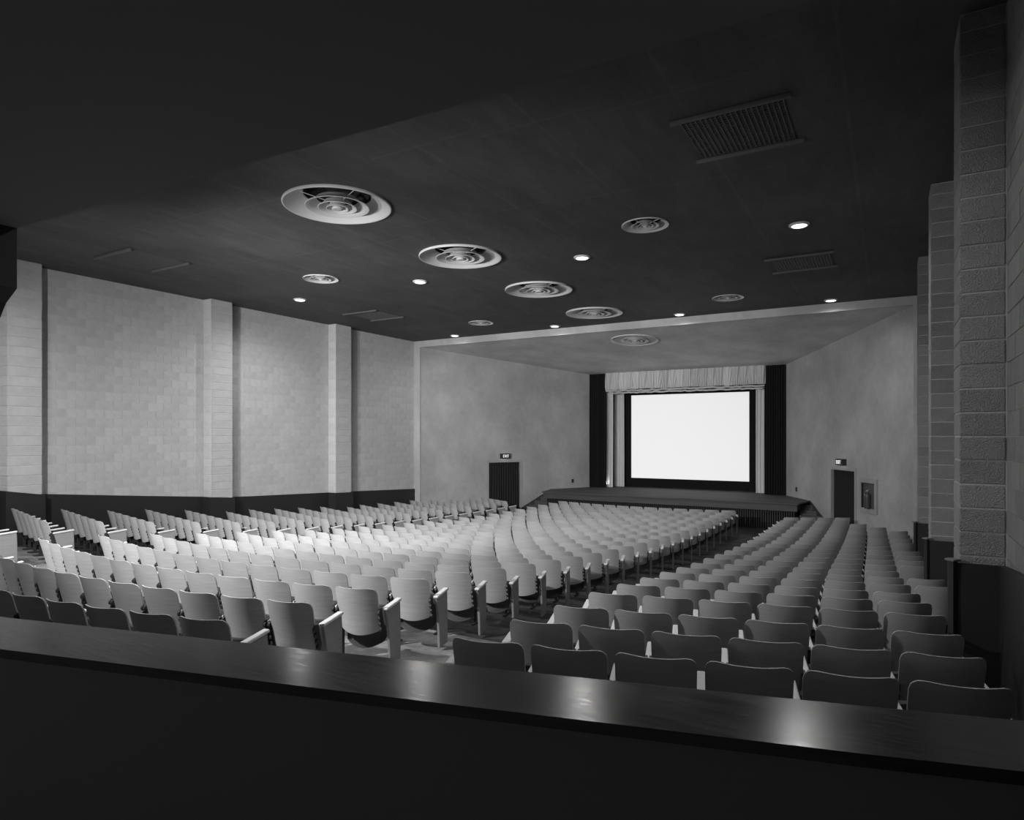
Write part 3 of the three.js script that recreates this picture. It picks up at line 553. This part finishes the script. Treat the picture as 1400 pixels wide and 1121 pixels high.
function buildSeat(kind, wood) {           // kind: 'mid', 'end+' / 'end-' (panel on local +x / -x)
  const o = new THREE.Group(); const add = (n, g, m, x = 0) => { const q = new THREE.Mesh(g, m); q.name = n; q.position.x = x; o.add(q); return q; };
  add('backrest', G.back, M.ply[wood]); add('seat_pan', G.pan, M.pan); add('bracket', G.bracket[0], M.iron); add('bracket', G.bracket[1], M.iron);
  if (kind !== 'end-') { add('leg', G.leg, M.iron, -HALF); add('armrest', G.arm, M.armWood, -HALF); }
  else { add('end_panel', G.endPanel, M.panelWood, -HALF - 0.03); add('armrest', G.cap, M.armWood, -HALF - 0.03); }
  if (kind === 'end+') { add('end_panel', G.endPanel, M.panelWood, HALF + 0.03); add('armrest', G.cap, M.armWood, HALF + 0.03); }
  if (kind === 'wall') { add('leg', G.leg, M.iron, HALF); add('armrest', G.arm, M.armWood, HALF); }
  return shade(o);
}
const seats = [];
{
  const r = rng(2024), put = (X, z, yaw, y, kind, o) => seats.push({ X, z, yaw, y, kind, wood: Math.floor(r() * 4), ...o });
  for (let k = 0; k < NC; k++) for (let j = 0; j < 13; j++) {
    const X = (j - 6) * 0.493, z = centreZ(k, X), R = 13 - 2 * k / 23;
    put(X, z, Math.atan(X / R), EYE + CTOP[k] - BACKH, j === 12 ? 'end+' : j === 0 ? 'end-' : 'mid', { block: 'centre', row: k, seat: 12 - j });
  }
  const splX = (z) => z > SPL.a[1] ? HW : SPL.b[0] + (SPL.a[0] - SPL.b[0]) * (z - SPL.b[1]) / (SPL.a[1] - SPL.b[1]);
  for (const side of [1, -1]) for (let k = 0; k < NS; k++) {
    const s = sideSlope(k), th = Math.atan(s), x0 = sideX(k), z0 = sideZ(k), row = [];
    for (let i = 0; i < 8; i++) {
      const d = (i + 0.5) * PITCH, X = x0 + d * Math.cos(th), z = z0 - d * Math.sin(th), xe = x0 + (i + 1) * PITCH * Math.cos(th);
      let lim = Math.min(8.20, splX(z - 0.7) - 0.05); (side > 0 ? PIL_R : PIL_L).forEach(([a, b]) => { if (z < a + 0.25 && z - 0.45 > b - 0.35) lim = Math.min(lim, 7.93); });
      if (xe > lim) break; row.push([X, z]);
    }
    row.forEach(([X, z], i) => put(side * X, z, side * th, EYE + sideTop(k) - BACKH, i === 0 ? (side > 0 ? 'end-' : 'end+') : side > 0 && i === row.length - 1 ? 'wall' : 'mid', { block: side > 0 ? 'pillar' : 'wall', row: k, seat: i }));
  }
}
{
  // those that show largest in the photograph become things of their own; the rest are one mass
  const ledgeV = (u) => 842 + (u - 14) * 0.1045;
  for (const s of seats) { const [u, v, d] = project(s.X, s.y + 0.62, s.z); const top = project(s.X, s.y + BACKH, s.z); s.d = d; s.seen = d > 0.5 && u > -25 && u < 1425 && top[1] < ledgeV(u) + 4 ? 1 : 0; s.rank = s.seen ? d + (s.block === 'wall' ? 1.5 : 0) : 999; }
  const near = seats.filter((s) => s.seen).sort((a, b) => a.rank - b.rank).slice(0, 300), rest = seats.filter((s) => s.seen && !near.includes(s));
  const protos = {};
  const where = { centre: 'centre block', pillar: 'block beside the pillars', wall: 'block beside the pale wall' };
  const aisle = { centre: 'nearer aisle', pillar: 'aisle', wall: 'aisle' };
  for (const s of near) {
    const key = s.kind + s.wood, p = protos[key] || (protos[key] = buildSeat(s.kind, s.wood)), o = p.clone();
    o.name = numbered('theatre_seat'); o.position.set(s.X, s.y, s.z); o.rotation.y = s.yaw; scene.add(o);
    o.userData = { label: `theatre seat, ${where[s.block]}, ${ORD[s.row]} row from ledge, ${s.seat === 0 ? 'on' : ORD[s.seat] + ' from'} ${aisle[s.block]}`, category: 'theatre seat', group: { centre: 'theatre seats of the centre block', pillar: 'theatre seats beside the pillars', wall: 'theatre seats beside the pale block wall' }[s.block] };
  }
  const mass = new THREE.Group(); mass.name = 'distant_theatre_seats'; mass.userData = { kind: 'stuff', label: 'far rows of plywood theatre seats running down towards the stage', category: 'theatre seats' }; scene.add(mass);
  const lists = {}; const push = (n, g, m, s, x = 0) => { (lists[n] || (lists[n] = { g, m, l: [] })).l.push([s, x]); };
  for (const s of rest) {
    push('backrest' + s.wood, G.back, M.ply[s.wood], s); push('seat_pan', G.pan, M.pan, s); push('bracket0', G.bracket[0], M.iron, s); push('bracket1', G.bracket[1], M.iron, s);
    if (s.kind !== 'end-') { push('leg', G.leg, M.iron, s, -HALF); push('armrest', G.arm, M.armWood, s, -HALF); } else { push('end_panel', G.endPanel, M.panelWood, s, -HALF - 0.03); push('end_armrest', G.cap, M.armWood, s, -HALF - 0.03); }
    if (s.kind === 'end+') { push('end_panel', G.endPanel, M.panelWood, s, HALF + 0.03); push('end_armrest', G.cap, M.armWood, s, HALF + 0.03); }
  }
  for (const [n, { g, m, l }] of Object.entries(lists)) {
    const im = new THREE.InstancedMesh(g, m, l.length); im.name = n.replace(/\d$/, ''); im.castShadow = im.receiveShadow = true; im.userData.kind = 'stuff';
    l.forEach(([s, x], i) => { const mt = new THREE.Matrix4().makeRotationY(s.yaw); mt.setPosition(s.X + x * Math.cos(s.yaw), s.y, s.z - x * Math.sin(s.yaw)); im.setMatrixAt(i, mt); });
    mass.add(im);
  }
  console.log('seats', seats.length, 'things', near.length, 'mass', rest.length);
}

// ------------------------------------------------------------------ flood lamps on stands, out of view, placed to light seats, walls and stage
LIGHTS.flood.forEach(([x, y, z, cd, half, ax, ay], i) => {
  const t = thing('unseen_flood_lamp', `unseen lamp with a metal bowl on a tall stand, ${['clamped high near the block wall', 'held high in mid hall', 'held high beside the black bulkhead', 'aimed far, near the block wall', 'aimed far, in mid hall'][i]}`, 'lamp', [x, floorY(x, z), z], 0, 'unseen flood lamps at the back');
  const h = y - floorY(x, z), dir = new THREE.Vector3(ax, ay, -1).normalize();
  for (let k = 0; k < 3; k++) { const a = k * 2.09 + 0.5; mesh('leg', rod([0, 0.5, 0.12], [Math.cos(a) * 0.45, 0.01, 0.12 + Math.sin(a) * 0.45], 0.012), M.iron, t); }
  mesh('pole', rod([0, 0.3, 0.12], [0, h - 0.02, 0.12], 0.016), M.iron, t);
  const bowl = new THREE.LatheGeometry([[0.03, 0.12], [0.1, 0.1], [0.17, 0.04], [0.2, -0.04]].map(([a, b]) => new THREE.Vector2(a, b)), 32), bm = M.iron.clone(); bm.side = THREE.DoubleSide;
  const q = new THREE.Quaternion().setFromUnitVectors(new THREE.Vector3(0, -1, 0), dir); bowl.applyQuaternion(q).translate(0, h, 0); mesh('bowl', bowl, bm, t);
  const b = new THREE.SphereGeometry(0.05, 16, 12).translate(0, h, 0); mesh('bulb', b, M.lens, t);
  const l = new THREE.SpotLight(0xffffff, cd, 0, half, i < 3 ? 0.6 : 1, 2); l.position.set(0, h, 0).addScaledVector(dir, 0.09); l.target.position.copy(l.position).addScaledVector(dir, 4); l.castShadow = true; l.shadow.radius = 2.2; l.shadow.mapSize.set(2048, 2048); t.add(l, l.target);
});

// dim fill lamps added on the back wall, behind the camera, to lift the darks
[-4.5, 0.5, 5.5].forEach((x, i) => {
  const t = thing('added_wall_lamp', `added dim fill lamp on the back wall, ${['beyond the flood lamps', 'in mid hall', 'behind the camera'][i]}`, 'lamp', [x, 3.3, 4.1], 0, 'added fill lamps of the standing space');
  mesh('bracket', rbox(0.08, 0.16, 0.08, 0.01, 0, -0.02, -0.04), M.iron, t);
  mesh('bulb', new THREE.SphereGeometry(0.05, 16, 12).translate(0, 0.04, -0.16), M.fillBulb, t);
  const l = new THREE.PointLight(0xffffff, LIGHTS.rear); l.position.set(0, 0.04, -0.16); l.castShadow = true; l.shadow.radius = 2.5; t.add(l);
});

renderer.render(scene, camera);
